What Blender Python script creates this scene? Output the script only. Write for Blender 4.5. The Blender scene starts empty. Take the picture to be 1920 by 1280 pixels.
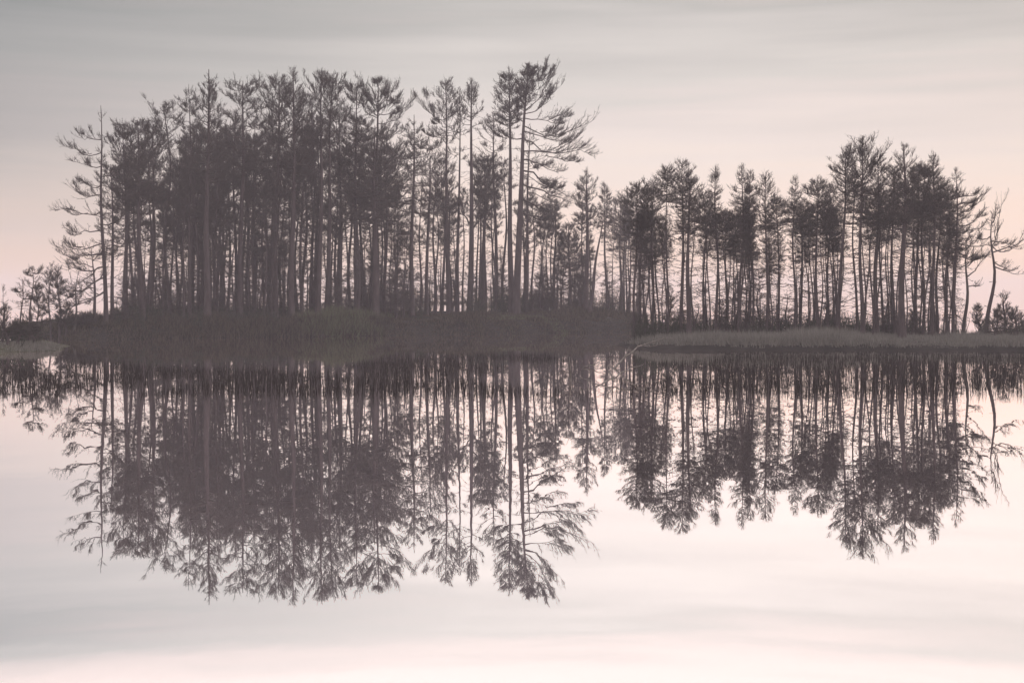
import bpy, math, random
import numpy as np

# ------------------------------------------------------------------ camera, sky, sun, exposure
scene = bpy.context.scene
C = scene.collection
F, HY, CAMH = 2667.0, 580.0, 1.6          # focal length in photo pixels, horizon row, eye height

cam_data = bpy.data.cameras.new('camera')
cam = bpy.data.objects.new('camera', cam_data)
C.objects.link(cam)
cam_data.lens = 50.0
cam_data.sensor_width = 36.0
cam_data.shift_y = -60.0 / 1920.0
cam_data.clip_start = 0.1
cam_data.clip_end = 5000.0
cam.location = (0, 0, CAMH)
cam.rotation_euler = (math.radians(90), 0, 0)
scene.camera = cam

SUN_EL, SUN_AZ = math.radians(6.0), math.radians(48.0)
world = bpy.data.worlds.new('World')
scene.world = world
world.use_nodes = True
nt = world.node_tree
for n in list(nt.nodes):
    nt.nodes.remove(n)
N, L = nt.nodes.new, nt.links.new


def math_node(op, a, b=None, clamp=False):
    m = N('ShaderNodeMath'); m.operation = op; m.use_clamp = clamp
    for i, v in enumerate((a, b)):
        if v is None:
            continue
        if isinstance(v, (int, float)):
            m.inputs[i].default_value = v
        else:
            L(v, m.inputs[i])
    return m.outputs[0]


def srgb(r, g, b):
    return tuple(((c / 255) / 12.92 if c / 255 <= 0.04045 else ((c / 255 + 0.055) / 1.055) ** 2.4) for c in (r, g, b)) + (1.0,)


sky = N('ShaderNodeTexSky')
sky.sky_type = 'NISHITA'
sky.sun_disc = False
sky.sun_elevation = SUN_EL
sky.sun_rotation = SUN_AZ
sky.air_density = 1.0
sky.dust_density = 2.0
bg_sky = N('ShaderNodeBackground')
bg_sky.inputs['Strength'].default_value = 0.05
tint = N('ShaderNodeMix'); tint.data_type = 'RGBA'; tint.blend_type = 'MULTIPLY'
tint.inputs['Factor'].default_value = 1.0
L(sky.outputs[0], tint.inputs['A'])
tint.inputs['B'].default_value = (0.25, 0.22, 0.22, 1)       # the veil of cloud in front of the clear sky
L(tint.outputs['Result'], bg_sky.inputs['Color'])

tc = N('ShaderNodeTexCoord')
sep = N('ShaderNodeSeparateXYZ'); L(tc.outputs['Generated'], sep.inputs[0])
zz = math_node('ABSOLUTE', sep.outputs['Z'])
# long flat streaks of cloud: noise stretched along the horizon
mp = N('ShaderNodeMapping'); mp.inputs['Scale'].default_value = (2.2, 2.2, 26.0)
L(tc.outputs['Generated'], mp.inputs['Vector'])
n1 = N('ShaderNodeTexNoise'); n1.inputs['Scale'].default_value = 1.6; n1.inputs['Detail'].default_value = 5.0
n1.inputs['Roughness'].default_value = 0.5
L(mp.outputs[0], n1.inputs['Vector'])
mp2 = N('ShaderNodeMapping'); mp2.inputs['Scale'].default_value = (3.0, 3.0, 60.0); mp2.inputs['Rotation'].default_value = (0, math.radians(4), 0)
L(tc.outputs['Generated'], mp2.inputs['Vector'])
n2 = N('ShaderNodeTexNoise'); n2.inputs['Scale'].default_value = 1.4; n2.inputs['Detail'].default_value = 6.0
L(mp2.outputs[0], n2.inputs['Vector'])
wob = math_node('ADD', math_node('MULTIPLY', math_node('SUBTRACT', n1.outputs[0], 0.5), 0.08),
                math_node('MULTIPLY', math_node('SUBTRACT', n2.outputs[0], 0.5), 0.06))
amp = math_node('MULTIPLY', zz, 7.0, clamp=True)
zs = math_node('ADD', zz, math_node('MULTIPLY', wob, amp))
# heavier, greyer cloud low on the left and a little on the right


def span(v, a, b, c=0.0, d=1.0):
    r = N('ShaderNodeMapRange'); r.clamp = True
    for k, q in zip(('From Min', 'From Max', 'To Min', 'To Max'), (a, b, c, d)):
        r.inputs[k].default_value = q
    L(v, r.inputs['Value'])
    return r.outputs[0]


heavy = math_node('ADD', span(sep.outputs['X'], -0.03, -0.38, 0.0, 0.60), span(sep.outputs['X'], 0.16, 0.36, 0.0, 0.10))
heavy = math_node('MULTIPLY', heavy, math_node('MULTIPLY', span(zs, -0.03, 0.115), span(zz, 0.25, 0.212)))
ramp = N('ShaderNodeValToRGB')
cr = ramp.color_ramp
stops = [(0.0, (255, 200, 142)), (0.022, (255, 213, 174)), (0.05, (251, 223, 203)), (0.075, (245, 224, 211)), (0.10, (239, 224, 215)),
         (0.120, (233, 220, 214)), (0.140, (224, 213, 208)), (0.165, (212, 206, 201)), (0.190, (200, 195, 191)),
         (0.211, (187, 184, 180)), (0.224, (194, 188, 184)), (0.25, (214, 201, 196)), (0.30, (222, 206, 202)), (0.45, (245, 228, 224)), (1.0, (235, 229, 229))]
while len(cr.elements) < len(stops):
    cr.elements.new(0.5)
for e, (p, c) in zip(cr.elements, stops):
    e.position = p
    e.color = srgb(*c)
L(zs, ramp.inputs[0])
bg_cloud = N('ShaderNodeBackground')
shade = N('ShaderNodeMix'); shade.data_type = 'RGBA'
L(heavy, shade.inputs['Factor']); L(ramp.outputs[0], shade.inputs['A']); shade.inputs['B'].default_value = (0.03, 0.075, 0.09, 1)
L(shade.outputs['Result'], bg_cloud.inputs['Color'])
bg_cloud.inputs['Strength'].default_value = 1.03
add = N('ShaderNodeAddShader')
L(bg_sky.outputs[0], add.inputs[0]); L(bg_cloud.outputs[0], add.inputs[1])
out = N('ShaderNodeOutputWorld'); L(add.outputs[0], out.inputs['Surface'])

sun_data = bpy.data.lights.new('sun', 'SUN')
sun_data.energy = 0.6
sun_data.angle = math.radians(10)
sun_data.color = (1.0, 0.86, 0.78)
sun = bpy.data.objects.new('sun', sun_data)
C.objects.link(sun)
sun.location = (80, 70, 40)
sun.rotation_euler = (math.radians(90) - SUN_EL, 0, math.pi - SUN_AZ)

scene.view_settings.view_transform = 'Standard'
scene.view_settings.look = 'None'
scene.view_settings.exposure = 0.0
scene.view_settings.gamma = 1.0
scene.render.engine = 'CYCLES'
scene.cycles.max_bounces = 5
scene.cycles.diffuse_bounces = 2
scene.cycles.glossy_bounces = 3
scene.cycles.volume_bounces = 2
scene.cycles.caustics_reflective = False
scene.cycles.use_denoising = True
scene.cycles.denoiser = 'OPENIMAGEDENOISE'

rng = np.random.default_rng(11)


# ------------------------------------------------------------------ helpers
def px(x, d):
    return (x - 960.0) / F * d


def pz(y, d):
    return CAMH + (HY - y) / F * d


def mat(name, cols, scale=6.0, rough=0.9, island=False, stretch=None, bump=0.0):
    """Noise-varied matte material; cols = two or three colours."""
    m = bpy.data.materials.new(name); m.use_nodes = True
    t = m.node_tree; b = t.nodes['Principled BSDF']
    b.inputs['Roughness'].default_value = rough
    b.inputs['Specular IOR Level'].default_value = 0.12
    r = t.nodes.new('ShaderNodeValToRGB')
    while len(r.color_ramp.elements) < len(cols):
        r.color_ramp.elements.new(0.5)
    for i, (e, c) in enumerate(zip(r.color_ramp.elements, cols)):
        e.position = (0.3 + 0.4 * i / (len(cols) - 1)) if not island else i / (len(cols) - 1)
        e.color = tuple(c) + (1,)
    if island:
        g = t.nodes.new('ShaderNodeNewGeometry')
        t.links.new(g.outputs['Random Per Island'], r.inputs[0])
    else:
        co = t.nodes.new('ShaderNodeTexCoord')
        mpn = t.nodes.new('ShaderNodeMapping')
        mpn.inputs['Scale'].default_value = stretch or (1, 1, 1)
        t.links.new(co.outputs['Object'], mpn.inputs[0])
        no = t.nodes.new('ShaderNodeTexNoise'); no.inputs['Scale'].default_value = scale; no.inputs['Detail'].default_value = 5
        t.links.new(mpn.outputs[0], no.inputs['Vector'])
        t.links.new(no.outputs[0], r.inputs[0])
        if bump:
            bp = t.nodes.new('ShaderNodeBump'); bp.inputs['Strength'].default_value = bump; bp.inputs['Distance'].default_value = 0.03
            t.links.new(no.outputs[0], bp.inputs['Height']); t.links.new(bp.outputs[0], b.inputs['Normal'])
    t.links.new(r.outputs[0], b.inputs['Base Color'])
    return m


M_BARK = mat('pine_bark', [(0.085, 0.070, 0.078), (0.14, 0.118, 0.125)], 5.0, stretch=(1, 1, 0.25), bump=0.5)
M_BARKG = mat('grey_bark', [(0.10, 0.095, 0.095), (0.17, 0.155, 0.15)], 5.0, stretch=(1, 1, 0.25), bump=0.5)
M_TWIG = mat('twig_bark', [(0.10, 0.086, 0.088), (0.14, 0.122, 0.12)], 3.0)
M_NEEDLE = mat('pine_needles', [(0.075, 0.076, 0.076), (0.095, 0.097, 0.094), (0.115, 0.118, 0.11)], island=True)
M_LEAF = mat('shrub_leaves', [(0.052, 0.060, 0.050), (0.095, 0.100, 0.080)], island=True)
M_PEAT = mat('peat', [(0.026, 0.024, 0.024), (0.050, 0.045, 0.043)], 1.2, bump=0.6)
M_MOSS = mat('sedge_soil', [(0.05, 0.05, 0.035), (0.10, 0.10, 0.07)], 0.8, bump=0.5)
M_HEATH = mat('heather', [(0.030, 0.028, 0.028), (0.065, 0.055, 0.052), (0.125, 0.118, 0.085), (0.15, 0.115, 0.098)], island=True)
M_GREEN = mat('bog_grass', [(0.12, 0.132, 0.08), (0.18, 0.20, 0.125), (0.17, 0.185, 0.14)], island=True)
M_SEDGE = mat('pale_sedge', [(0.17, 0.165, 0.155), (0.26, 0.26, 0.245), (0.31, 0.295, 0.275)], island=True)
M_ADDED_REED = mat('added_reed_stems', [(0.040, 0.034, 0.036), (0.07, 0.062, 0.06)], island=True)
M_DEAD = mat('weathered_wood', [(0.16, 0.148, 0.14), (0.36, 0.33, 0.31)], 8.0)


class Geo:
    """Collects tubes and blades; links them as one mesh object."""
    def __init__(self):
        self.v, self.f4, self.f3, self.n = [], [], [], 0

    def tubes(self, P, R, s=3):
        """P [n,k,3] centre lines, R [n,k] radii, s sides."""
        n, k, _ = P.shape
        if n == 0:
            return
        T = np.gradient(P, axis=1)
        T /= np.linalg.norm(T, axis=2, keepdims=True) + 1e-9
        ref = np.where(np.abs(T[..., 2:3]) > 0.9, np.array([1.0, 0, 0]), np.array([0, 0, 1.0]))
        A = np.cross(T, ref); A /= np.linalg.norm(A, axis=2, keepdims=True) + 1e-9
        B = np.cross(T, A)
        a = np.arange(s) * 2 * np.pi / s
        V = P[:, :, None, :] + R[:, :, None, None] * (A[:, :, None, :] * np.cos(a)[None, None, :, None] + B[:, :, None, :] * np.sin(a)[None, None, :, None])
        idx = self.n + np.arange(n * k * s).reshape(n, k, s)
        nx = np.roll(idx, -1, axis=2)
        q = np.stack([idx[:, :-1], nx[:, :-1], nx[:, 1:], idx[:, 1:]], axis=-1).reshape(-1, 4)
        self.v.append(V.reshape(-1, 3)); self.f4.append(q); self.n += n * k * s

    def blades(self, b, d, l, w, p=None):
        """Tapering blades: base b [n,3], unit direction d, length l, width w."""
        n = len(b)
        if n == 0:
            return
        if p is None:
            p = np.cross(d, rng.normal(size=(n, 3)))
        p = p / (np.linalg.norm(p, axis=1, keepdims=True) + 1e-9)
        l = np.broadcast_to(l, (n,))[:, None]; w = np.broadcast_to(w, (n,))[:, None]
        V = np.stack([b - p * w / 2, b + p * w / 2, b + d * l], axis=1)
        idx = self.n + np.arange(n * 3).reshape(n, 3)
        self.v.append(V.reshape(-1, 3)); self.f3.append(idx); self.n += 3 * n

    def build(self, name, m, parent=None):
        V = np.concatenate(self.v) if self.v else np.zeros((0, 3))
        f4 = np.concatenate(self.f4) if self.f4 else np.zeros((0, 4), int)
        f3 = np.concatenate(self.f3) if self.f3 else np.zeros((0, 3), int)
        me = bpy.data.meshes.new(name)
        me.vertices.add(len(V)); me.vertices.foreach_set('co', V.astype(np.float32).ravel())
        nl = f4.size + f3.size
        me.loops.add(nl)
        me.loops.foreach_set('vertex_index', np.concatenate([f4.ravel(), f3.ravel()]).astype(np.int32))
        npoly = len(f4) + len(f3)
        me.polygons.add(npoly)
        me.polygons.foreach_set('loop_start', np.concatenate([np.arange(len(f4)) * 4, f4.size + np.arange(len(f3)) * 3]).astype(np.int32))
        me.polygons.foreach_set('use_smooth', np.concatenate([np.ones(len(f4), bool), np.zeros(len(f3), bool)]))
        me.update(calc_edges=True)
        me.materials.append(m)
        o = bpy.data.objects.new(name, me)
        C.objects.link(o)
        if parent:
            o.parent = parent
        return o


def thing(name, label, cat, loc, group=None):
    o = bpy.data.objects.new(name, None)
    o.empty_display_size = 0.3
    C.objects.link(o)
    o.location = loc
    o['label'] = label; o['category'] = cat
    if group:
        o['group'] = group
    return o


def tag(o, label=None, cat=None, group=None, kind=None):
    for k, v in (('label', label), ('category', cat), ('group', group), ('kind', kind)):
        if v:
            o[k] = v
    return o


# ------------------------------------------------------------------ land and water
def poly_sd(x, y, poly):
    """Signed distance, positive inside."""
    P = np.array(poly, float); Q = np.roll(P, -1, axis=0)
    best = np.full(x.shape, 1e9); inside = np.zeros(x.shape, bool)
    for (ax, ay), (bx, by) in zip(P, Q):
        ex, ey = bx - ax, by - ay
        t = np.clip(((x - ax) * ex + (y - ay) * ey) / (ex * ex + ey * ey), 0, 1)
        best = np.minimum(best, np.hypot(x - ax - t * ex, y - ay - t * ey))
        c = (ay > y) != (by > y)
        with np.errstate(divide='ignore', invalid='ignore'):
            xi = ax + (y - ay) / (by - ay if by != ay else 1e-9) * ex
        inside ^= c & (x < xi)
    return np.where(inside, best, -best)


_w = [(rng.normal(size=2) * f, rng.uniform(0, 6.28), a) for f, a in ((0.25, 1.0), (0.5, 0.7), (0.9, 0.5), (1.6, 0.35), (2.8, 0.22), (4.5, 0.12)) for _ in range(4)]


def wav(x, y):
    s = 0
    for k, ph, a in _w:
        s = s + a * np.sin(k[0] * x + k[1] * y + ph)
    return s / 3.0


ISLAND = [(-24.6, 76), (-23.0, 74.2), (-17.5, 78.8), (-12, 83), (-4.2, 89.8), (5.2, 97), (8.0, 99.2),
          (9.4, 102), (10.6, 112), (10.6, 124), (-34, 128), (-36, 100), (-28, 82)]
BANK = [(4.9, 57.6), (6.2, 56.2), (12, 56), (20, 55.4), (30, 55), (60, 53), (60, 77), (25, 79), (10, 78), (5.6, 70), (4.7, 61)]
SHORE = [(-23, 52.5), (-19.2, 53), (-17.6, 54.4), (-17.9, 57), (-19.5, 63), (-27, 66), (-45, 62), (-45, 50)]


def h_of(poly, top, steep, rough):
    def h(x, y):
        x = np.asarray(x, float); y = np.asarray(y, float)
        sd = poly_sd(x, y, poly) + 0.35 * wav(x * 1.3, y * 1.3)
        u = np.clip(sd / steep, 0, 1); u = u * u * (3 - 2 * u)
        tp = top(x, y) if callable(top) else top
        rise = tp * (0.62 * u + 0.38 * np.clip(sd / (steep * 6), 0, 1))
        return np.where(sd > 0, rise + rough * wav(x * 1.1, y * 1.1) * u, np.maximum(-0.7, sd * 0.5) - 0.02)
    return h


h_island = h_of(ISLAND, lambda x, y: 0.82 + 0.55 * np.clip((x / y + 0.165) * 18, 0, 1), 1.1, 0.17)
h_bank = h_of(BANK, 0.30, 0.5, 0.04)
h_shore = h_of(SHORE, 0.35, 1.4, 0.06)


def land(name, h, x0, x1, y0, y1, step, m):
    xs = np.arange(x0, x1, step); ys = np.arange(y0, y1, step)
    X, Y = np.meshgrid(xs, ys)
    Z = h(X, Y)
    g = Geo()
    idx = np.arange(X.size).reshape(X.shape)
    q = np.stack([idx[:-1, :-1], idx[:-1, 1:], idx[1:, 1:], idx[1:, :-1]], -1).reshape(-1, 4)
    keep = Z.ravel()[q].max(axis=1) > -0.69
    g.v.append(np.stack([X, Y, Z], -1).reshape(-1, 3)); g.f4.append(q[keep]); g.n = X.size
    o = g.build(name, m)
    o['kind'] = 'structure'
    return o


land('island_ground', h_island, -39, 12, 68, 131, 0.4, M_PEAT)
land('bank_ground', h_bank, 2, 63, 50, 82, 0.3, M_PEAT)
land('shore_ground', h_shore, -48, -15, 47, 69, 0.4, M_MOSS)

# the lake: one sheet to the horizon
g = Geo()
W0, W1 = 1200.0, 1300.0
g.v.append(np.array([(-W0, -60, 0), (W0, -60, 0), (W0, W1, 0), (-W0, W1, 0)], float)); g.f4.append(np.array([[0, 1, 2, 3]])); g.n = 4
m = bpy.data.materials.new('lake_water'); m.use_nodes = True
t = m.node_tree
for n in list(t.nodes):
    t.nodes.remove(n)
o_ = t.nodes.new('ShaderNodeOutputMaterial')
gl = t.nodes.new('ShaderNodeBsdfGlossy'); gl.inputs['Roughness'].default_value = 0.0
# reflected light boosted by colour: mirror returns more than it receives, most when steep
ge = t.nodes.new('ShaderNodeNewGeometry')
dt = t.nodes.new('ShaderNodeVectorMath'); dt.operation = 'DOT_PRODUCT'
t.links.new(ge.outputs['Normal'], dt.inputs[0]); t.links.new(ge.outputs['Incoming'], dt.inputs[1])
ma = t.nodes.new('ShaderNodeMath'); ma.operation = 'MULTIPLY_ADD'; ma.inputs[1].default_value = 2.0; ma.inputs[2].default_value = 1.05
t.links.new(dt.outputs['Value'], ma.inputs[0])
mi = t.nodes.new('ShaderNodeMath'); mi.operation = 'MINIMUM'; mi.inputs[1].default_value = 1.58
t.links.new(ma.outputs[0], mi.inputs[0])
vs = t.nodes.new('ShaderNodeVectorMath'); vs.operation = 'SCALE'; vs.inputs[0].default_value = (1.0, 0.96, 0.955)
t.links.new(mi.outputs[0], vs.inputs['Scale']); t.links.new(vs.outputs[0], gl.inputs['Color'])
co = t.nodes.new('ShaderNodeTexCoord')
mpn = t.nodes.new('ShaderNodeMapping'); mpn.inputs['Scale'].default_value = (1.0, 0.45, 1.0)
t.links.new(co.outputs['Object'], mpn.inputs[0])
no = t.nodes.new('ShaderNodeTexNoise'); no.inputs['Scale'].default_value = 1.3; no.inputs['Detail'].default_value = 3
t.links.new(mpn.outputs[0], no.inputs['Vector'])
bp = t.nodes.new('ShaderNodeBump'); bp.inputs['Strength'].default_value = 1.0; bp.inputs['Distance'].default_value = 0.0011
t.links.new(no.outputs[0], bp.inputs['Height']); t.links.new(bp.outputs[0], gl.inputs['Normal'])
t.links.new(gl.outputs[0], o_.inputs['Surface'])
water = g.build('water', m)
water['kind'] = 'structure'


def front(xp):
    """Distance of the island's waterline in the direction of photo column xp."""
    return 93.29 / (1 - 0.8387 * (xp - 960.0) / F)


# ------------------------------------------------------------------ trees
def unit(v):
    return v / (np.linalg.norm(v, axis=-1, keepdims=True) + 1e-9)


def lerp_poly(P, i, s):
    """Points and tangents on poly lines P[i] at parameter s in 0..1."""
    k = P.shape[1] - 1
    q = np.clip(s * k, 0, k - 1e-6); j = q.astype(int); fr = (q - j)[:, None]
    a, b = P[i, j], P[i, j + 1]
    return a + (b - a) * fr, unit(b - a)


PROFILE = {
    'cone': lambda t: 0.10 + 0.90 * (1 - t) ** 0.8,
    'round': lambda t: np.sqrt(np.clip(1 - (1.6 * (t - 0.40)) ** 2, 0.05, 1)),
    'flat': lambda t: (0.45 + 0.55 * np.sin(np.clip(t, 0, 1) * 2.2)) * (1 - 0.55 * t ** 3),
    'bush': lambda t: np.sqrt(np.clip(1.05 - t, 0.04, 1)),
}


def grow(root, H, lean, r0, c0, spread, kind='round', nb=34, nt=9, ns=5, e0=0.0, e1=0.9, up=0.25, dead=14, bend=0.12,
         own=(), needles=True, bark=None, sway=None, wig=1.0, fol=None, nl=1.0, fs=1.0, ue=0.95, tup=0.6, ragged=1.1):
    """trunk + crown (> needles) of one tree, in the root's own space.
    own: extra boughs as (height m, dx m, dz m, sag)."""
    lean = np.array(lean, float)
    nb = int(nb * 1.2)
    K = 12
    tt = np.linspace(0, 1, K)
    ph = rng.uniform(0, 6.28, 4)
    sw = np.stack([bend * np.sin(tt * 5.0 + ph[0]) * tt * (1 - tt) * 3 + 0.4 * bend * np.sin(tt * 11 + ph[1]) * tt * (1 - 0.7 * tt),
                   bend * np.sin(tt * 5.0 + ph[2]) * tt * (1 - tt) * 3, np.zeros(K)], -1)
    if sway is not None:
        sw[:, 0] += np.interp(tt, [p for p, _ in sway], [q for _, q in sway])
    TP = np.stack([lean[0] * tt, lean[1] * tt, H * tt], -1) + sw
    TP[0, 2] = -0.25
    TR = r0 * (1.0 - 0.90 * tt ** 1.15); TR[0] *= 1.35; TR[1] *= 1.03
    gt = Geo(); gt.tubes(TP[None], TR[None], 7)
    rad = lambda s: np.interp(s, tt, TR)
    # bare dead side twigs below the crown
    if dead:
        s = rng.uniform(0.12, max(c0, 0.2) + 0.12, dead)
        b, _ = lerp_poly(TP[None], np.zeros(dead, int), s)
        az = rng.uniform(0, 6.28, dead); ln = rng.uniform(0.3, 1.0, dead) ** 1.5 * min(2.0, 0.12 * H)
        dr = np.stack([np.cos(az), np.sin(az), rng.uniform(-0.35, 0.25, dead)], -1)
        k = np.linspace(0, 1, 4)
        P = b[:, None] + dr[:, None] * (ln[:, None] * k)[..., None]
        P[..., 2] += (rng.normal(0, 0.13, (dead, 1)) * k ** 2) * ln[:, None]
        P[:, 1:] += rng.normal(0, 0.05, (dead, 3, 3)) * ln[:, None, None]
        gt.tubes(P, (0.022 * (1.05 - k))[None] * rng.uniform(0.6, 1.2, (dead, 1)), 3)
        i2 = np.repeat(np.arange(dead), 3); s2 = rng.uniform(0.3, 0.95, len(i2))
        b2, t2 = lerp_poly(P, i2, s2)
        d2 = unit(t2 + rng.normal(0, 0.6, t2.shape)); l2 = ln[i2] * rng.uniform(0.15, 0.4, len(i2))
        gt.tubes(b2[:, None] + d2[:, None] * (l2[:, None] * np.array([0, 1.0]))[..., None], np.broadcast_to(np.array([0.012, 0.005]), (len(i2), 2)), 3)
    gt.build('trunk', bark or M_BARK, root)
    # boughs
    u = np.sort(rng.uniform(0, 1, nb)) ** ue
    s = c0 + (1 - c0) * u * 0.95
    b, _ = lerp_poly(TP[None], np.zeros(nb, int), s)
    az = np.arange(nb) * 2.39996 + rng.normal(0, 0.5, nb)
    ln = spread * PROFILE[kind](u) * rng.uniform(0.55, 1.15, nb)
    el = e0 + (e1 - e0) * u + rng.normal(0, 0.16, nb)
    k = np.linspace(0, 1, 7)
    D = np.stack([np.cos(az) * np.cos(el), np.sin(az) * np.cos(el), np.sin(el)], -1)
    P = b[:, None] + D[:, None] * (ln[:, None] * k)[..., None]
    P[..., 2] += ln[:, None] * (up * rng.uniform(0.5, 1.5, nb))[:, None] * (k ** 2 - 0.7 * k)[None]
    rise = P[:, -1, 2] - b[:, 2]
    room = np.maximum(0.15, H - b[:, 2] - 0.25 * fs + rng.uniform(-ragged, 0.1, nb) * fs)
    P[..., 2] = b[:, None, 2] + (P[..., 2] - b[:, None, 2]) * np.where(rise > room, room / np.maximum(rise, 0.01), 1.0)[:, None]
    BL = ln.copy(); RB = np.maximum(0.012, rad(s) * 0.42)
    if own:
        ow = np.array(own, float)
        so = np.clip(ow[:, 0] / H, 0, 0.99)
        bo, _ = lerp_poly(TP[None], np.zeros(len(ow), int), so)
        E = np.stack([ow[:, 1], rng.normal(0, 0.14, len(ow)) * np.abs(ow[:, 1]), ow[:, 2]], -1)
        lo = np.linalg.norm(E, axis=1)
        Po = bo[:, None] + E[:, None] * k[None, :, None]
        Po[..., 2] += lo[:, None] * ow[:, 3:4] * (k ** 2 - k)[None]
        Po[:, 1:] += np.cumsum(rng.normal(0, 0.03, (len(ow), 6, 3)), axis=1) * lo[:, None, None]
        ro = np.maximum(0.03, rad(so) * 0.45)
        fi = np.repeat(np.arange(len(ow)), 2)
        fb, ft = lerp_poly(Po, fi, rng.uniform(0.25, 0.7, len(fi)))
        fd = unit(ft + rng.normal(0, 0.38, ft.shape)); fl = lo[fi] * rng.uniform(0.22, 0.5, len(fi))
        Pf = fb[:, None] + fd[:, None] * (fl[:, None] * k)[..., None]
        Pf[..., 2] += fl[:, None] * 0.25 * (k ** 2)[None]
        P = np.concatenate([P, Po, Pf]); BL = np.concatenate([BL, lo, fl]); RB = np.concatenate([RB, ro, ro[fi] * 0.6])
    n1 = len(P)
    jit = np.cumsum(rng.normal(0, 0.035, (n1, 6, 3)), axis=1) * BL[:, None, None] * wig
    P[:, 1:] += jit
    gc = Geo()
    gc.tubes(P, RB[:, None] * (1.0 - 0.85 * k)[None], 4)
    # twigs along each bough
    i2 = np.repeat(np.arange(n1), np.maximum(1, (nt * (0.5 + 0.5 * np.minimum(BL / max(spread, 1e-3), 3.0)) * np.clip(BL / max(0.4 * spread, 1e-3), 0.12, 1)).astype(int)))
    if own:
        i2 = np.concatenate([i2, np.repeat(np.arange(nb, n1), int(nt * 1.3))])
    m2 = len(i2)
    s2 = 1 - rng.uniform(0, 0.78, m2) ** 1.15
    b2, t2 = lerp_poly(P, i2, s2)
    lat = unit(np.cross(t2, np.array([0, 0, 1.0]))) * rng.choice([-1, 1], m2)[:, None]
    d2 = unit(t2 * rng.uniform(0.5, 1.0, (m2, 1)) + lat * rng.uniform(0.25, 0.85, (m2, 1)) + np.array([0, 0, 1.0]) * rng.uniform(-0.12, tup, (m2, 1)))
    l2 = np.clip(BL[i2] * 0.42 * (1.15 - 0.6 * s2), 0.25 * fs, 1.2 * fs) * rng.uniform(0.6, 1.2, m2)
    k2 = np.linspace(0, 1, 4)
    P2 = b2[:, None] + d2[:, None] * (l2[:, None] * k2)[..., None]
    P2[..., 2] += l2[:, None] * 0.28 * (k2 ** 2)[None]
    P2[:, 1:] += np.cumsum(rng.normal(0, 0.06, (m2, 3, 3)), axis=1) * l2[:, None, None]
    gc.tubes(P2, np.broadcast_to(np.array([0.015, 0.013, 0.010, 0.006]) * fs, (m2, 4)), 3)
    # shoots along each twig
    i3 = np.repeat(np.arange(m2), ns); m3 = len(i3)
    s3 = 1 - rng.uniform(0, 0.8, m3)
    b3, t3 = lerp_poly(P2, i3, s3)
    d3 = unit(t3 * 0.9 + rng.normal(0, 0.45, t3.shape) + np.array([0, 0, 0.35]))
    l3 = rng.uniform(0.14, 0.38, m3) * fs * (0.7 if not needles else 1.0)
    gc.tubes(b3[:, None] + d3[:, None] * (l3[:, None] * np.array([0, 1.0]))[..., None], np.broadcast_to(np.array([0.009, 0.005]) * fs, (m3, 2)), 3)
    crown = gc.build('crown', M_TWIG, root)
    if needles:
        gn = Geo()
        for q in range(int(round(3 * nl))):
            f = rng.uniform(0.15, 1.0, m3)[:, None]
            bb = b3 + d3 * l3[:, None] * f
            dd = unit(d3 * rng.uniform(0.4, 1.1, (m3, 1)) + unit(rng.normal(size=(m3, 3))) * 0.75)
            gn.blades(bb, dd, rng.uniform(0.06, 0.13, m3) * fs, 0.017 * fs)
        gn.build('needles', fol or M_NEEDLE, crown)
    return root


def ground_z(x, y, h):
    return float(h(np.array([x]), np.array([y]))[0])


GROUPS = {'A': ('pines on the left half of the island', h_island), 'B': ('pines on the right half of the island', h_island),
          'R': ('pines on the low right bank', h_bank), 'S': ('small trees on the left shore', h_shore)}


SPREAD = {'A': 1.3, 'B': 1.15, 'R': 1.0, 'S': 1.0}
FS = {'A': 0.74, 'B': 0.84, 'R': 0.5, 'S': 0.45}


def tree_px(zone, d, xb, xt, yt, w, c0y, spread, label, cat='pine tree', name='pine_tree', own=(), group=True, sway=(), **kw):
    """A tree stood d metres off whose foot is at column xb and tip at (xt, yt) of the photo; w, spread in photo pixels."""
    gname, h = GROUPS[zone]
    if zone == 'A':
        d = max(d, front(xb) + 1.6 + 0.25 * (d - 75))
    s = d / F
    x = px(xb, d); z0 = ground_z(x, d, h)
    H = (pz(yt, d) - z0) * (0.86 if name == 'shrub' else 1.0)
    r = thing(name, label, cat, (x, d, z0), gname if group else None)
    c0 = (pz(c0y, d) - z0) / H
    ow = [(pz(o[0], d) - z0, o[1] * s, -o[2] * s, o[3] if len(o) > 3 else 0.25) for o in own]
    sw = [((pz(q[0], d) - z0) / H, q[1] * s) for q in sway] or None
    if sw:
        sw = sorted([(0.0, 0.0)] + sw + [(1.0, 0.0)])
    grow(r, H, (px(xt, d) - x, rng.normal(0, 0.15), 0), w * s / 2, c0, spread * s * SPREAD[zone], own=ow, sway=sw, fs=FS[zone] * (0.7 if name == 'shrub' else 1.0), **kw)
    return r


def mirror(n, y0, y1, side, l0, l1, dy0, dy1, sag=0.3):
    ys = np.linspace(y0, y1, n) + rng.normal(0, 4, n)
    return [(float(y), side * float(rng.uniform(0.75, 1.1)) * (l0 + (l1 - l0) * i / max(1, n - 1)), dy0 + (dy1 - dy0) * i / max(1, n - 1), sag) for i, y in enumerate(ys)]


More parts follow.
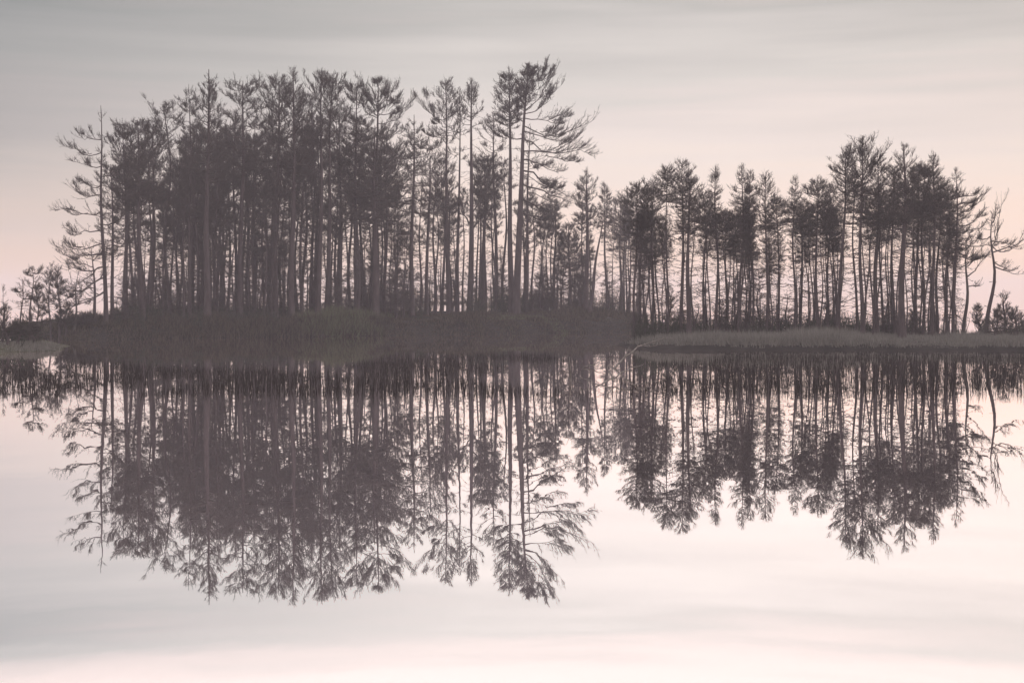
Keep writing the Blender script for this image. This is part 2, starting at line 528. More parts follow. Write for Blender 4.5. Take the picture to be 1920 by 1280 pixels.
# --- island, left half (named trees, left to right)
tree_px('A', 76, 199, 189, 198, 9, 520, 26, 'tall thin-topped pine at the island left tip with long upturned boughs reaching left', kind='cone', nb=34, nt=6, ns=4, e0=-0.15, e1=0.5,
        own=[(286, -66, -12, .35), (262, -48, -20, .3), (312, -48, -8, .3), (348, -42, -12, .3), (366, -72, -16, .3), (396, -74, -8, .35), (432, -66, -6, .35), (456, -78, 2, .3),
             (474, -92, -4, .25), (500, -70, 20, .2), (520, -75, 45, .1), (545, -60, 40, .1), (330, 34, -14, .3), (420, 40, -10, .3), (470, 38, 5, .3)], dead=18)
tree_px('A', 78, 212, 208, 308, 8, 460, 34, 'slim pine with a small crown just right of the thin-topped pine at the island tip', nb=26, nt=8, ns=6, kind='round', e1=0.7, dead=16)
tree_px('A', 80, 238, 232, 240, 9, 400, 46, 'bushy-crowned pine standing third from the island left tip', nb=38, nt=11, ns=8, kind='round', e1=0.8, dead=14)
tree_px('A', 79, 268, 260, 226, 11, 380, 48, 'stout pine with a lumpy dark crown, fourth from the island left tip', nb=40, nt=11, ns=8, kind='round', e1=0.8, dead=14)
tree_px('A', 83, 284, 288, 228, 9, 390, 44, 'pine with a flat-topped dark crown, fifth from the island left tip', nb=38, nt=11, ns=8, kind='flat', e1=0.9, dead=14)
tree_px('A', 85, 322, 308, 190, 8, 330, 44, 'crooked pine with an open twisted top, between the lumpy crowns and the thin bare spire', nb=36, nt=10, ns=5, kind='flat', e1=1.0, bend=0.5, wig=1.8, dead=10)
tree_px('A', 82, 357, 354, 158, 7, 250, 34, 'thin pine whose bare needle-like spire sticks up left of the tallest left pine', nb=26, nt=8, ns=6, kind='cone', e0=0.1, e1=0.3, dead=10)
tree_px('A', 78, 389, 391, 130, 14, 350, 56, 'tallest pine of the left half, fan-shaped open top of fine rising twigs', nb=58, nt=11, ns=6, kind='cone', e0=0.1, e1=0.95, up=0.35, dead=10)
tree_px('A', 84, 450, 456, 152, 12, 330, 60, 'pine with a flat wispy top, first right of the fan-topped tall pine', nb=50, nt=12, ns=8, kind='flat', e1=0.5, dead=10)
tree_px('A', 86, 516, 523, 144, 12, 330, 58, 'dense dark pine with a rounded top just left of the pointed tall pine', nb=54, nt=12, ns=9, kind='round', e1=0.9, dead=10)
tree_px('A', 80, 547, 551, 127, 12, 330, 46, 'pointed tall pine with a ragged narrow top in the middle of the left grove', nb=56, nt=11, ns=7, kind='cone', e0=0.1, e1=1.0, up=0.35, dead=10)
tree_px('A', 82, 596, 604, 134, 11, 290, 44, 'left one of the twin pines with broom-like tops', nb=44, nt=10, ns=6, kind='flat', e0=0.1, e1=1.15, up=0.35, dead=14)
tree_px('A', 84, 612, 624, 138, 10, 290, 40, 'right one of the twin pines with broom-like tops', nb=40, nt=10, ns=6, kind='flat', e0=0.1, e1=1.1, up=0.35, dead=14)
tree_px('A', 88, 638, 637, 196, 7, 330, 36, 'thin short pine standing right beside the twin broom-topped pines', nb=26, nt=9, ns=6, kind='round', e1=0.6, dead=14)
tree_px('A', 86, 668, 668, 158, 9, 290, 42, 'pine with a tufted top touching the left arm of the umbrella-topped pine', nb=40, nt=10, ns=7, kind='flat', e1=0.9, dead=12)
tree_px('A', 85, 705, 710, 150, 12, 222, 40, 'umbrella-topped pine with two wide curved arms', nb=26, nt=10, ns=7, kind='flat', e0=0.5, e1=1.2, up=0.3,
        own=[(222, -48, -48, .45), (214, 62, -42, .55), (232, 52, -20, .4), (240, -40, -12, .3), (205, -34, -50, .4), (200, 40, -44, .4)], dead=12)
tree_px('A', 82, 703, 703, 236, 14, 420, 74, 'thick dark pine with a dense heavy crown below the umbrella-topped pine', nb=64, nt=14, ns=11, kind='round', e0=-0.2, e1=0.6, dead=8)
tree_px('A', 90, 772, 776, 214, 10, 400, 58, 'dark pine with a short bare spire just right of the umbrella-topped pine', nb=50, nt=11, ns=8, kind='cone', e0=0.0, e1=0.35, dead=12)
tree_px('A', 96, 800, 806, 262, 8, 400, 44, 'low round-topped pine in the dip right of the spired dark pine', nb=34, nt=11, ns=8, kind='round', e1=0.7, dead=14)
# --- island, right half
tree_px('B', 104, 842, 835, 150, 9, 270, 42, 'slender pine with a broom top and a long arm reaching left over the gap', nb=36, nt=10, ns=6, kind='flat', e0=0.1, e1=1.1, up=0.35,
        own=[(222, -50, -48, .3), (240, -36, -30, .3), (262, -40, -16, .3)], dead=18)
tree_px('B', 105, 858, 862, 162, 7, 300, 26, 'thin pine close between the two slender broom-topped pines', nb=24, nt=9, ns=5, kind='cone', e1=0.9, dead=18)
tree_px('B', 104, 881, 885, 146, 12, 250, 34, 'slender open pine with a see-through top and forked limbs low on its trunk', nb=32, nt=9, ns=5, kind='cone', e0=0.2, e1=1.2, up=0.3,
        own=[(420, -28, -40, .1), (400, 30, -44, .1), (430, 26, -30, .1)], dead=22)
tree_px('B', 108, 906, 908, 292, 9, 380, 34, 'short dark round-crowned pine standing between the open slender pine and the great pine', nb=36, nt=11, ns=9, kind='round', e1=0.7, dead=16)
tree_px('B', 110, 930, 926, 212, 8, 330, 34, 'pine with bare curving arms half hidden left of the great pine', nb=30, nt=9, ns=5, kind='flat', e1=1.0, dead=18)
tree_px('B', 104, 960, 954, 140, 12, 240, 44, 'straight pine whose trunk runs close beside the great pine, bushy top', nb=46, nt=11, ns=7, kind='flat', e0=0.1, e1=1.15, up=0.35, dead=10)
tree_px('B', 103, 967, 992, 127, 15, 210, 42, 'great pine at the island right end with long boughs sweeping out to the right', nb=42, nt=11, ns=7, kind='flat', e0=0.3, e1=1.25, up=0.35, sway=[(400, -4), (264, -5)],
        own=[(208, 46, -78, .15), (214, 68, -50, .4), (222, 80, -18, .4), (236, 120, -10, .5), (246, 90, 14, .3), (262, 142, 36, .15), (284, 118, 22, .1), (300, 76, 28, -.1),
             (320, 98, 38, -.1), (345, 80, 32, -.1), (372, 70, 30, 0), (400, 56, 18, 0), (150, 38, -10, .3), (230, -40, -34, .3), (260, -44, -10, .3)], dead=20)
tree_px('B', 106, 986, 994, 238, 8, 330, 30, 'thin straight pine in front of the long boughs of the great pine', nb=20, nt=7, ns=4, kind='cone', e1=0.5,
        own=[(330, 60, 30, 0), (360, 66, 40, 0), (400, 50, 30, 0)], dead=24)
tree_px('B', 104, 1098, 1101, 318, 10, 420, 38, 'lone upright pine at the island right tip with a thin pointed top', nb=34, nt=9, ns=6, kind='cone', e0=-0.1, e1=0.8, dead=22)
tree_px('B', 103, 1104, 1132, 404, 8, 430, 26, 'dead bare trunk leaning right at the island right tip', cat='dead tree', name='dead_tree', nb=12, nt=4, ns=2, kind='cone', needles=False, e1=0.6, dead=16)
tree_px('B', 108, 1068, 1066, 420, 8, 540, 40, 'low bushy young pine left of the lone upright pine at the island right tip', name='young_pine', nb=48, nt=11, ns=8, kind='bush', e0=0, e1=0.8, dead=4)
tree_px('B', 110, 1040, 1040, 380, 7, 500, 30, 'slim short pine under the drooping boughs of the great pine', nb=28, nt=9, ns=7, kind='cone', e1=0.6, dead=14)

# --- right bank (left to right)
RB = [  # d, base, top x, top y, trunk, crown bottom, spread, kind, density, label
    (66, 1137, 1134, 342, 6, 420, 22, 'cone', 5, 'thin spindly pine with a bare tip just right of the leaning dead trunk'),
    (64, 1165, 1164, 366, 6, 450, 24, 'round', 7, 'short thin pine with a small tuft, left of the tight bunch of trunks'),
    (62, 1190, 1194, 343, 8, 430, 34, 'round', 9, 'round dark-headed pine at the tight bunch of trunks'),
    (64, 1200, 1209, 332, 7, 440, 26, 'cone', 6, 'thin pine with a bare tip at the right side of the tight bunch of trunks'),
    (63, 1222, 1226, 338, 8, 430, 28, 'round', 7, 'slim twin-stemmed looking pine between the tight bunch and the clear gap'),
    (61, 1251, 1252, 312, 7, 380, 30, 'round', 7, 'lone straight pine with a tufted head standing in the clear bright gap'),
    (62, 1276, 1280, 302, 11, 400, 42, 'flat', 7, 'broom-topped tall pine on the left part of the right bank'),
    (60, 1291, 1294, 330, 15, 440, 40, 'round', 8, 'thick dark trunk with a dense crown beside the broom-topped pine'),
    (64, 1322, 1318, 360, 7, 440, 28, 'round', 7, 'small pine right of the thick dark trunk, below its neighbours'),
    (62, 1342, 1343, 308, 9, 420, 26, 'cone', 6, 'narrow pointed pine with a see-through tip right of the thick dark trunk'),
    (66, 1360, 1360, 398, 8, 470, 36, 'round', 9, 'low dark round-crowned pine between the two pointed pines'),
    (62, 1389, 1391, 304, 9, 420, 36, 'cone', 6, 'star-topped pine with wide thin twigs mid right bank'),
    (64, 1404, 1404, 345, 7, 440, 26, 'cone', 6, 'thin pine close behind the star-topped pine'),
    (63, 1412, 1407, 318, 7, 420, 24, 'cone', 5, 'wispy thin pine just right of the star-topped pine'),
    (61, 1436, 1437, 328, 9, 430, 34, 'flat', 6, 'pine with a drooping wispy top leaning right, before the low dip'),
    (65, 1460, 1456, 372, 8, 440, 32, 'round', 7, 'shorter pine in the low dip of the right bank skyline'),
    (63, 1489, 1492, 333, 8, 420, 32, 'cone', 6, 'pine with a thin bare tip rising from the low dip'),
    (67, 1500, 1503, 380, 9, 440, 32, 'round', 8, 'dark shorter pine right beside the bare-tipped pine of the dip'),
    (62, 1534, 1534, 336, 10, 430, 40, 'round', 9, 'dark tufted pine at the left foot of the highest right group'),
    (66, 1555, 1556, 350, 8, 440, 30, 'round', 7, 'thin pine between the dark tufted pine and the crooked-topped one'),
    (61, 1571, 1584, 280, 12, 400, 36, 'flat', 6, 'crooked-topped pine with a leafy forked tip left of the highest right pine'),
    (64, 1606, 1602, 318, 8, 420, 34, 'round', 8, 'slim pine half hidden behind the highest right pine'),
    (60, 1617, 1618, 254, 12, 400, 50, 'flat', 6, 'highest pine of the right bank with a wide bare broom top'),
    (62, 1644, 1645, 296, 14, 420, 44, 'round', 9, 'thick-trunked pine with a dense head, right of the highest right pine'),
    (66, 1656, 1652, 330, 8, 430, 28, 'round', 7, 'thin pine standing behind the thick-trunked dense-headed pine'),
    (64, 1678, 1674, 310, 9, 420, 30, 'round', 8, 'slim pine hugging the left side of the thickest trunk'),
    (59, 1692, 1691, 272, 20, 420, 44, 'flat', 8, 'thickest dark trunk of the right bank, with a wispy crown'),
    (65, 1717, 1722, 308, 10, 400, 40, 'round', 10, 'dense dark-headed pine right of the thickest trunk'),
    (63, 1730, 1734, 312, 9, 410, 38, 'round', 10, 'second dense dark-headed pine right of the thickest trunk'),
    (61, 1747, 1748, 284, 12, 420, 36, 'cone', 8, 'pine with a pointed starry tip over the dense dark heads'),
    (66, 1758, 1764, 334, 9, 420, 34, 'round', 8, 'dark pine just right of and below the pointed starry tip'),
    (63, 1776, 1778, 352, 8, 440, 34, 'round', 8, 'slim pine next to the last tall narrow pine of the right bank'),
    (61, 1788, 1794, 312, 10, 470, 34, 'cone', 7, 'last tall narrow pine on the right with a sail of twigs on its right side'),
]
for d, xb, xt, yt, w, cy, sp, kd, dn, lab in RB:
    own = ()
    if xb == 1788:
        own = [(370, 42, -16, .3), (385, 48, -22, .3), (400, 52, -24, .3), (418, 56, -22, .3), (436, 54, -12, .3), (455, 62, 0, .2), (480, 44, 5, .2), (500, 56, -16, .2)]
    if xb == 1617:
        own = [(340, 44, -66, .25), (350, 36, -50, .25), (345, -26, -60, .25), (320, -16, -50, .2), (330, 20, -66, .2)]
    if xb == 1571:
        own = [(330, -28, -20, .3), (318, 14, -40, .3)]
    tree_px('B' if xb < 1180 else 'R', d if xb >= 1180 else 111, xb, xt, yt, w * 0.72, cy, sp * 0.9, lab, kind=kd, nb=int(52 + 2.5 * dn), nt=9, ns=max(3, dn - 4), nl=0.8, own=own, e0=-0.15, e1=1.05 if kd == 'flat' else 0.75, dead=56, up=0.15, ue=1.15, tup=0.5, ragged=1.6)
tree_px('R', 62, 1806, 1811, 446, 8, 470, 26, 'bare dead tree with long thin limbs slanting up right of the last tall pine', cat='dead tree', name='dead_tree', nb=12, nt=4, ns=2, kind='cone', needles=False,
        own=[(500, 34, -40, .2), (520, 44, -44, .2), (470, 20, -30, .1), (540, 30, -10, .2), (480, -16, -6, .1)], bark=M_BARKG, dead=14)
tree_px('R', 60, 1850, 1858, 402, 9, 440, 14, 'bare forked dead tree leaning right near the right edge, main stem', cat='dead tree', name='dead_tree', nb=12, nt=4, ns=2, kind='cone', needles=False, bend=0.2,
        own=[(470, 26, -110, .12), (462, 66, -10, .25), (474, 70, -34, .3), (444, -24, 6, .3), (452, 40, 4, .2), (490, 40, 10, .2), (500, 60, 14, .2), (420, 14, -34, .1)], dead=12)

# --- small trees and shrubs of the left shore and other shrubs
tree_px('S', 60, 39, 40, 520, 4, 580, 16, 'thin sapling with flat tiered twigs, second from the left edge', cat='sapling', name='sapling', kind='cone', nb=18, nt=5, ns=4, e0=-0.1, e1=0.4, dead=8, own=[(545, -16, 0, .1), (560, 18, 0, .1)])
tree_px('S', 58, 57, 58, 502, 5, 560, 18, 'taller sapling with flat tiered twigs and a tufted tip on the left shore', cat='sapling', name='sapling', kind='flat', nb=18, nt=5, ns=4, e0=-0.1, e1=0.6, dead=10, own=[(512, 22, 0, .2), (516, -18, 0, .2), (540, 20, 0, .2)])
tree_px('S', 56, 5, 6, 536, 3, 570, 12, 'bare thin stem at the very left edge of the shore', cat='sapling', name='sapling', kind='cone', nb=10, nt=3, ns=2, needles=False, dead=6)
tree_px('S', 60, 72, 70, 536, 4, 605, 24, 'bushy little pine between the two taller saplings of the left shore', cat='sapling', name='young_pine', kind='bush', nb=30, nt=8, ns=7, dead=2)
tree_px('A', 74.5, 95, 94, 492, 4, 590, 20, 'sapling with a pointed bare tip at the left end of the island', cat='sapling', name='sapling', kind='cone', nb=24, nt=6, ns=5, dead=8, group=False)
tree_px('A', 75.5, 112, 110, 502, 5, 580, 22, 'feathery sapling beside the pointed-tip sapling at the island left end', cat='sapling', name='sapling', kind='cone', nb=30, nt=8, ns=6, dead=8, group=False)
tree_px('A', 74.5, 139, 146, 508, 5, 560, 20, 'grey leaning dead sapling with a forked top before the island left tip', cat='dead tree', name='dead_tree', kind='cone', nb=10, nt=4, ns=2, needles=False, bark=M_BARKG, own=[(575, 18, -34, .1), (560, -20, -10, .1)], dead=14)
tree_px('A', 75.5, 180, 171, 464, 7, 490, 30, 'dead pine with drooping bare boughs arching to the left at the island tip', cat='dead tree', name='dead_tree', kind='cone', nb=10, nt=5, ns=3, needles=False,
        own=[(500, -66, 6, -.25), (512, -60, 30, -.25), (540, -70, 20, -.25), (560, -80, 30, -.2), (490, 30, -30, .2), (530, 24, -30, .2), (480, -50, 10, -.3)], dead=20)
for d, xb, yt, sp, lab, zone in ((55, 14, 562, 26, 'dark leafy shrub at the left edge of the shore', 'S'), (55.5, 34, 598, 26, 'low shrub just right of the dark leafy shrub on the left shore', 'S'),
                                 (56.5, 62, 606, 26, 'low spreading shrub below the tallest sapling on the left shore', 'S'),
                                 (75, 122, 572, 22, 'square dark shrub at the foot of the feathery sapling on the island', 'A'), (75.5, 160, 590, 24, 'low shrub below the drooping dead pine', 'A'),
                                 (61, 1883, 528, 24, 'flat-topped low pine at the right edge of the bank', 'R'), (59, 1868, 574, 24, 'dense dark shrub below the forked dead tree', 'R'),
                                 (60, 1905, 568, 26, 'dense dark shrub at the right edge of the bank', 'R'), (62, 1836, 560, 18, 'small feathery shrub left of the forked dead tree', 'R'),
                                 (61, 1712, 574, 24, 'dark shrub between the trunks right of the thickest trunk', 'R'), (63, 1380, 500, 36, 'bushy young spruce under the star-topped pine', 'R'),
                                 (64, 1422, 520, 36, 'bushy young spruce right of the star-topped pine trunk', 'R'), (63, 1350, 556, 30, 'low shrub left of the bushy young spruces', 'R'),
                                 (62, 1254, 520, 22, 'small bushy pine at the foot of the lone straight pine', 'R'), (65, 1548, 560, 24, 'low shrub among the trunks left of the crooked-topped pine', 'R'),
                                 (106, 1000, 540, 22, 'low shrub at the foot of the great pine', 'B'), (107, 1085, 500, 24, 'dark bush at the foot of the lone upright pine', 'B')):
    tree_px(zone, d, xb, xb, yt, 6, 632 if zone != 'A' else 612, sp, lab, cat='shrub', name='shrub', kind='bush', nb=36, nt=9, ns=7, e0=0.1, e1=0.9, dead=0, fol=M_LEAF, group=False)

# --- the rest of the grove: a few kinds of slim pine, copied
proto = []


def copy_tree(root):
    c = root.copy(); C.objects.link(c)
    for ch in root.children:
        k = ch.copy(); C.objects.link(k); k.parent = c
        for gch in ch.children:
            q = gch.copy(); C.objects.link(q); q.parent = k
    return c


SPECS = [dict(c0=0.5, spread=1.25, kind='round', nb=38, nt=9, ns=6, e1=0.8), dict(c0=0.62, spread=1.1, kind='flat', nb=32, nt=9, ns=6, e1=1.0),
         dict(c0=0.45, spread=1.3, kind='cone', nb=41, nt=9, ns=6, e1=0.6), dict(c0=0.55, spread=1.5, kind='round', nb=40, nt=10, ns=7, e0=-0.2, e1=0.6),
         dict(c0=0.68, spread=1.0, kind='cone', nb=28, nt=8, ns=6, e1=0.9), dict(c0=0.4, spread=1.15, kind='round', nb=39, nt=9, ns=6, e1=0.7),
         dict(c0=0.15, spread=1.5, kind='cone', nb=54, nt=9, ns=6, e0=-0.1, e1=0.6),
         dict(c0=0.6, spread=0.75, kind='cone', nb=50, nt=8, ns=4, e0=-0.2, e1=0.4),
         dict(c0=0.68, spread=0.95, kind='round', nb=46, nt=9, ns=4, e0=-0.1, e1=0.7)]
FILL = {
    'A': ('slim dark pine merged into the dense mass on the left half of the island', 'pines massed in the left half of the island'),
    'B': ('slim dark pine among the trunks behind the slender pines right on the island', 'pines massed in the right half of the island'),
    'R': ('thin plain pine trunk among the close row of trunks on the low right bank', 'thin pines in the row on the right bank'),
}
ENV_X = [210, 235, 300, 330, 360, 420, 500, 560, 640, 700, 760, 800, 850, 900, 950, 1000, 1050, 1110]
ENV_Y = [330, 262, 250, 240, 215, 200, 200, 185, 205, 230, 262, 285, 260, 280, 270, 300, 380, 430]
FILL['AY'] = ('low young pine filling in between the trunks on the left half of the island', 'young pines under the left half of the grove')
FILL['BY'] = ('low young pine filling in between the trunks on the right half of the island', 'young pines under the right half of the grove')
FILL['RY'] = ('low young pine between the trunks of the right bank', 'young pines between the right bank trunks')
for q_ in 'ABR':
    GROUPS[q_ + 'Y'] = GROUPS[q_]
used = {}


def filler(zone, i, x, d, H):
    gname, h = GROUPS[zone]
    label, grp = FILL[zone]
    z0 = ground_z(x, d, h)
    if i not in used:
        r = thing('young_pine' if i == 6 else 'pine_tree', label, 'young pine' if i == 6 else 'pine tree', (x, d, z0), grp)
        grow(r, 10.0, (0.1, 0.05, 0), 0.10 if i < 7 else 0.068, dead=40 if i < 7 else 60, fs=0.8 if i < 7 else 0.6, bend=0.2 if i < 7 else 0.32, **SPECS[i])
        used[i] = r
    else:
        r = copy_tree(used[i]); r.location = (x, d, z0); r['label'] = label; r['group'] = grp
    k = H / 10.0
    r.scale = ((min(k, 1.25) if i != 6 else 0.7) * rng.uniform(0.85, 1.1),) * 2 + (k,)
    r.rotation_euler = (rng.normal(0, 0.012), rng.normal(0, 0.018), rng.uniform(0, 6.28))


for k_ in range(88):
    xp = rng.uniform(225, 800); d = rng.uniform(front(xp) + 2.0, 104)
    if k_ < 30:
        xp = rng.uniform(320, 600)
    yt = np.interp(xp, ENV_X, ENV_Y) + abs(rng.normal(0, 120)) + 2
    filler('A', int(rng.integers(0, 6)), px(xp, d), d, pz(yt, d) - 1.0)
for k_ in range(26):
    xp = rng.uniform(290, 800); d = rng.uniform(front(xp) + 2.5, 104)
    filler('A', int(rng.choice([5, 2, 3, 0])), px(xp, d), d, pz(rng.uniform(330, 480), d) - 1.0)
for k_ in range(34):
    xp = rng.uniform(790, 1105); d = rng.uniform(104, 119)
    yt = np.interp(xp, ENV_X, ENV_Y) + abs(rng.normal(0, 60)) + 25
    filler('B', int(rng.choice([1, 4, 4, 2])), px(xp, d), d, pz(yt, d) - 1.0)
RX = [1120, 1180, 1240, 1300, 1350, 1400, 1450, 1520, 1570, 1640, 1740, 1800]
RY = [400, 380, 370, 350, 380, 370, 400, 380, 350, 325, 340, 400]
for k_ in range(16):
    xp = rng.uniform(1090, 1205); d = rng.uniform(108, 122)
    filler('B', int(rng.choice([1, 4, 7, 7])), px(xp, d), d, pz(rng.uniform(350, 440), d) - 1.0)
for k_ in range(7):
    d = rng.uniform(106, 118)
    filler('BY', 6, px(rng.uniform(1000, 1150), d), d, rng.uniform(2.8, 4.8))
for k_ in range(86):
    xp = rng.uniform(1190, 1805); d = rng.uniform(60, 75)
    yt = np.interp(xp, RX, RY) + abs(rng.normal(0, 26)) + 12
    filler('R', int(rng.choice([8, 8, 7, 7])), px(xp, d), d, pz(yt, d) - 0.2)

for k_ in range(44):
    xp = rng.uniform(230, 760); d = rng.uniform(front(xp) + 2.5, 104)
    filler('AY', 6, px(xp, d), d, rng.uniform(2.4, 5.0))
for k_ in range(30):
    d = rng.uniform(104, 118)
    filler('BY', 6, px(rng.uniform(700, 1095), d), d, rng.uniform(2.6, 5.5))
for k_ in range(10):
    d = rng.uniform(66, 76)
    filler('RY', 6, px(rng.uniform(1200, 1800), d), d, rng.uniform(1.2, 2.2))


# ------------------------------------------------------------------ ground cover
def cover(name, h, pts, hmin, hmax, w, m, per=7, lean=0.35, label=None, zmin=0.01):
    x, y = pts
    z = h(x, y)
    ok = z > zmin + 0.6 * zmin * wav(x * 1.2 + 5, y * 0.8) if zmin > 0.05 else z > zmin
    x, y, z = x[ok], y[ok], z[ok]
    n = len(x)
    b = np.repeat(np.stack([x, y, z - 0.03], -1), per, axis=0)
    b[:, :2] += rng.normal(0, 0.09, (len(b), 2))
    size = np.repeat(rng.uniform(hmin, hmax, n) * np.clip(0.8 + 0.75 * wav(x * 1.4, y * 1.1), 0.2, 1.7), per)
    d = unit(np.stack([rng.normal(0, lean, len(b)), rng.normal(0, lean, len(b)), np.ones(len(b))], -1))
    g = Geo()
    g.blades(b, d, size * rng.uniform(0.6, 1.1, len(b)), w, p=np.stack([np.ones(len(b)), rng.normal(0, 0.5, len(b)), np.zeros(len(b))], -1))
    o = g.build(name, m)
    tag(o, label, name.replace('_', ' '), kind='stuff')
    return o


def scatter(n, xa, xb, d0, d1, edge=1.0):
    d = d0 + (d1 - d0) * rng.uniform(0, 1, n) ** edge
    return px(rng.uniform(xa, xb, n), d), d




def shore_scatter(n, xa, xb, depth, edge):
    xp = rng.uniform(xa, xb, n)
    d = front(xp) - 0.6 + depth * rng.uniform(0, 1, n) ** edge
    return px(xp, d), d


xa, ya = shore_scatter(10000, 70, 600, 9, 1.3)
xb_, yb_ = shore_scatter(12000, 580, 1200, 11, 1.3)
xc, yc = shore_scatter(3000, 70, 1200, 2.0, 1.0)
cover('heather', h_island, (np.concatenate([xa, xb_, xc]), np.concatenate([ya, yb_, yc])), 0.12, 0.58, 0.032, M_HEATH, label='brown heather covering the island bank along the water')
xg, yg = shore_scatter(4200, 560, 800, 7, 1.0)
kg = (rng.uniform(0, 1, len(xg)) < np.exp(-((xg / yg * F + 960 - 640) / 65.0) ** 2)) & (wav(xg * 0.9, yg * 0.9) > -0.4)
xg, yg = xg[kg], yg[kg]
xg2, yg2 = shore_scatter(2600, 900, 1180, 6, 1.0)
kg = (rng.uniform(0, 1, len(xg2)) < np.exp(-((xg2 / yg2 * F + 960 - 1050) / 75.0) ** 2)) & (wav(xg2 * 0.9, yg2 * 0.9) > -0.1)
xg2, yg2 = xg2[kg], yg2[kg]
cover('bog_grass', h_island, (np.concatenate([xg, xg2]), np.concatenate([yg, yg2])), 0.3, 0.7, 0.03, M_GREEN, label='green bog grass in patches along the island bank')
xs_, ys_ = scatter(24000, 1180, 2700, 55.0, 62, 1.5)
xs2, ys2 = scatter(6000, -700, 110, 50.2, 58, 1.4)
cover('sedge', h_bank, (xs_, ys_), 0.18, 0.46, 0.022, M_SEDGE, zmin=0.09, label='pale grey-green sedge fringing the low right bank')
cover('sedge', h_shore, (xs2, ys2), 0.2, 0.45, 0.022, M_SEDGE, label='pale sedge fringing the left shore')


def brush(name, h, n, xa, xb, d0, d1, hmin, hmax, m, label):
    x, y = scatter(n, xa, xb, d0, d1, 1.0)
    z = h(x, y); ok = (z > 0.1) & (wav(x * 0.9 + 3, y * 0.9) > -0.05)
    x, y, z = x[ok], y[ok], z[ok]; n = len(x)
    per = 5
    b = np.repeat(np.stack([x, y, z - 0.03], -1), per, axis=0)
    ln = np.repeat(rng.uniform(0, 1, n) ** 1.6 * (hmax - hmin) + hmin, per) * rng.uniform(0.6, 1.05, n * per)
    d = unit(np.stack([rng.normal(0, 0.3, n * per), rng.normal(0, 0.3, n * per), np.ones(n * per)], -1))
    k = np.linspace(0, 1, 4)
    P = b[:, None] + d[:, None] * (ln[:, None] * k)[..., None]
    P[:, 1:] += np.cumsum(rng.normal(0, 0.05, (len(P), 3, 3)), axis=1) * ln[:, None, None]
    g = Geo()
    g.tubes(P, np.broadcast_to(np.array([0.014, 0.011, 0.008, 0.004]), (len(P), 4)), 3)
    i2 = np.repeat(np.arange(len(P)), 7)
    b2, t2 = lerp_poly(P, i2, rng.uniform(0.25, 1, len(i2)))
    d2 = unit(t2 * 0.6 + rng.normal(0, 0.6, b2.shape))
    g.blades(b2, d2, ln[i2] * rng.uniform(0.1, 0.3, len(i2)), 0.022)
    tag(g.build(name, m), label, 'undergrowth', kind='stuff')


brush('undergrowth', h_island, 3000, 215, 800, 77, 102, 0.3, 1.3, M_LEAF, 'low twiggy undergrowth between the trunks on the left half of the island')
brush('undergrowth', h_island, 1800, 640, 1170, 101, 116, 0.5, 2.4, M_LEAF, 'low twiggy undergrowth between the trunks on the right half of the island')
brush('undergrowth', h_bank, 3200, 1190, 2500, 60, 76, 0.3, 1.35, M_LEAF, 'low twiggy undergrowth between the trunks on the low right bank')

n_ = 42000  # stems added to darken the water where the banks' dark reflection would lie
xr, yr = scatter(n_, -300, 2300, 26.5, 50, 1.0)
k_ = wav(xr * 0.8 + 7, yr * 0.35) > -0.15
k_ &= (poly_sd(xr, yr, ISLAND) < -0.5) & (poly_sd(xr, yr, BANK) < -0.3) & (poly_sd(xr, yr, SHORE) < -0.3)
pxr = xr / yr * F + 960
k_ &= ~((pxr > 1060) & (pxr < 1240) & (yr < 42) & (rng.uniform(0, 1, len(xr)) < 0.6))
xr, yr = xr[k_], yr[k_]
g = Geo()
b_ = np.stack([xr, yr, np.full(len(xr), -0.05)], -1)
d_ = unit(np.stack([rng.normal(0, 0.12, len(xr)), rng.normal(0, 0.12, len(xr)), np.ones(len(xr))], -1))
g.blades(b_, d_, rng.uniform(0.1, 0.34, len(xr)), 0.014)
tag(g.build('added_reeds', M_ADDED_REED), 'added dark reed stems in the shallows standing in for the dark bank reflection', 'added_reeds', kind='stuff')

brush('undergrowth', h_shore, 2200, -700, 95, 53.2, 60, 0.4, 1.5, M_LEAF, 'low twiggy undergrowth under the saplings of the left shore')

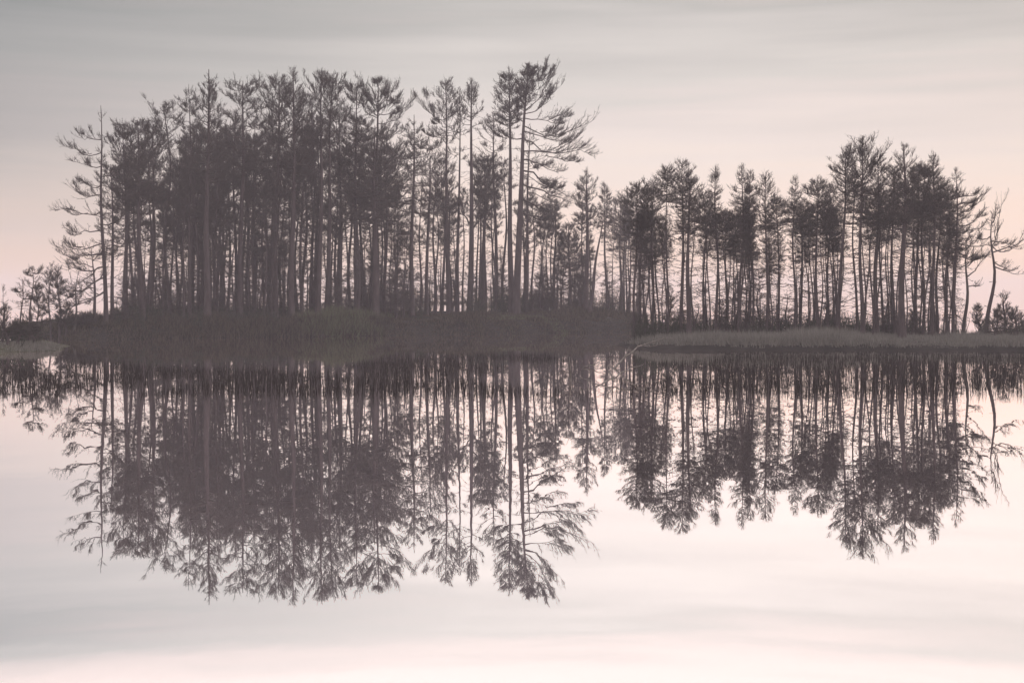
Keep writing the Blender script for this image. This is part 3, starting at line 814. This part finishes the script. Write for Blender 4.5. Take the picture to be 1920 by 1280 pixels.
# ------------------------------------------------------------------ dead wood in the water
def branch(name, label, pts, r0, subs=(), cat='branch'):
    """pts: (column, row, distance) of the photo; the first point stands in the water."""
    W = np.array([(px(a, d), d, pz(b, d)) for a, b, d in pts])
    base = W[0].copy()
    o = Geo()
    def fine(Q):
        u = np.linspace(0, 1, len(Q)); v = np.linspace(0, 1, 9)
        R = np.stack([np.interp(v, u, Q[:, i]) for i in range(3)], -1)
        R[1:-1] += rng.normal(0, 0.012, (7, 3)) * np.linalg.norm(Q[-1] - Q[0]) * 0.5
        return R
    P = fine(W - base)
    o.tubes(P[None], (r0 * np.linspace(1, 0.3, 9))[None], 6)
    for q in subs:
        S = fine(np.array([(px(a, d), d, pz(b, d)) for a, b, d in q]) - base)
        o.tubes(S[None], (r0 * 0.6 * np.linspace(1, 0.3, 9))[None], 5)
    r = o.build(name, M_DEAD)
    r.location = base
    tag(r, label, cat, 'dead branches in the water')
    return r


branch('fallen_branch', 'longest pale fallen branch slanting up out of the water below the island right tip', [(1124, 724, 30), (1150, 708, 31), (1180, 692, 32.4), (1205, 684, 33.6)], 0.022,
       [[(1150, 708, 31), (1138, 690, 31.5), (1150, 672, 32)], [(1124, 722, 30), (1104, 712, 30.2), (1085, 708, 30.6)], [(1104, 712, 30.2), (1100, 726, 29.8)]])
branch('fallen_branch', 'dark arched fallen branch between the island right tip and the pale sedge', [(1150, 692, 38.5), (1172, 668, 39), (1195, 648, 39.5), (1225, 640, 40), (1262, 634, 40.6)], 0.03,
       [[(1195, 648, 39.5), (1215, 650, 39.8), (1245, 645, 40)], [(1172, 668, 39), (1180, 650, 39.2)]])
branch('fallen_branch', 'low forked fallen branch lying left of the arched one', [(1092, 688, 39), (1110, 684, 39.2), (1128, 676, 39.5), (1150, 670, 40)], 0.018, [[(1110, 684, 39.2), (1132, 687, 39.6)]])
branch('fallen_branch', 'small curved twig lying in the water below the first right bank trunks', [(1168, 728, 28.8), (1190, 722, 29.2), (1222, 715, 29.8), (1250, 712, 30.4)], 0.012)
branch('dead_pole', 'thin pale upright stick standing in the water before the island', [(1070, 712, 32.3), (1069, 690, 32.3), (1068, 668, 32.3)], 0.03, cat='stick')

# ------------------------------------------------------------------ air
bpy.ops.mesh.primitive_cube_add(size=1)
hz = bpy.context.active_object
hz.name = 'haze'
hz.scale = (2 * W0 + 20, W1 + 80, 29)
hz.location = (0, (W1 - 60) / 2, 13.3)
hz['kind'] = 'stuff'
hm = bpy.data.materials.new('haze'); hm.use_nodes = True
ht = hm.node_tree
for n in list(ht.nodes):
    ht.nodes.remove(n)
ho = ht.nodes.new('ShaderNodeOutputMaterial'); pv = ht.nodes.new('ShaderNodeVolumePrincipled')
pv.inputs['Color'].default_value = (0.90, 0.885, 0.985, 1)
pv.inputs['Density'].default_value = 0.0010
ht.links.new(pv.outputs[0], ho.inputs['Volume'])
hz.data.materials.append(hm)
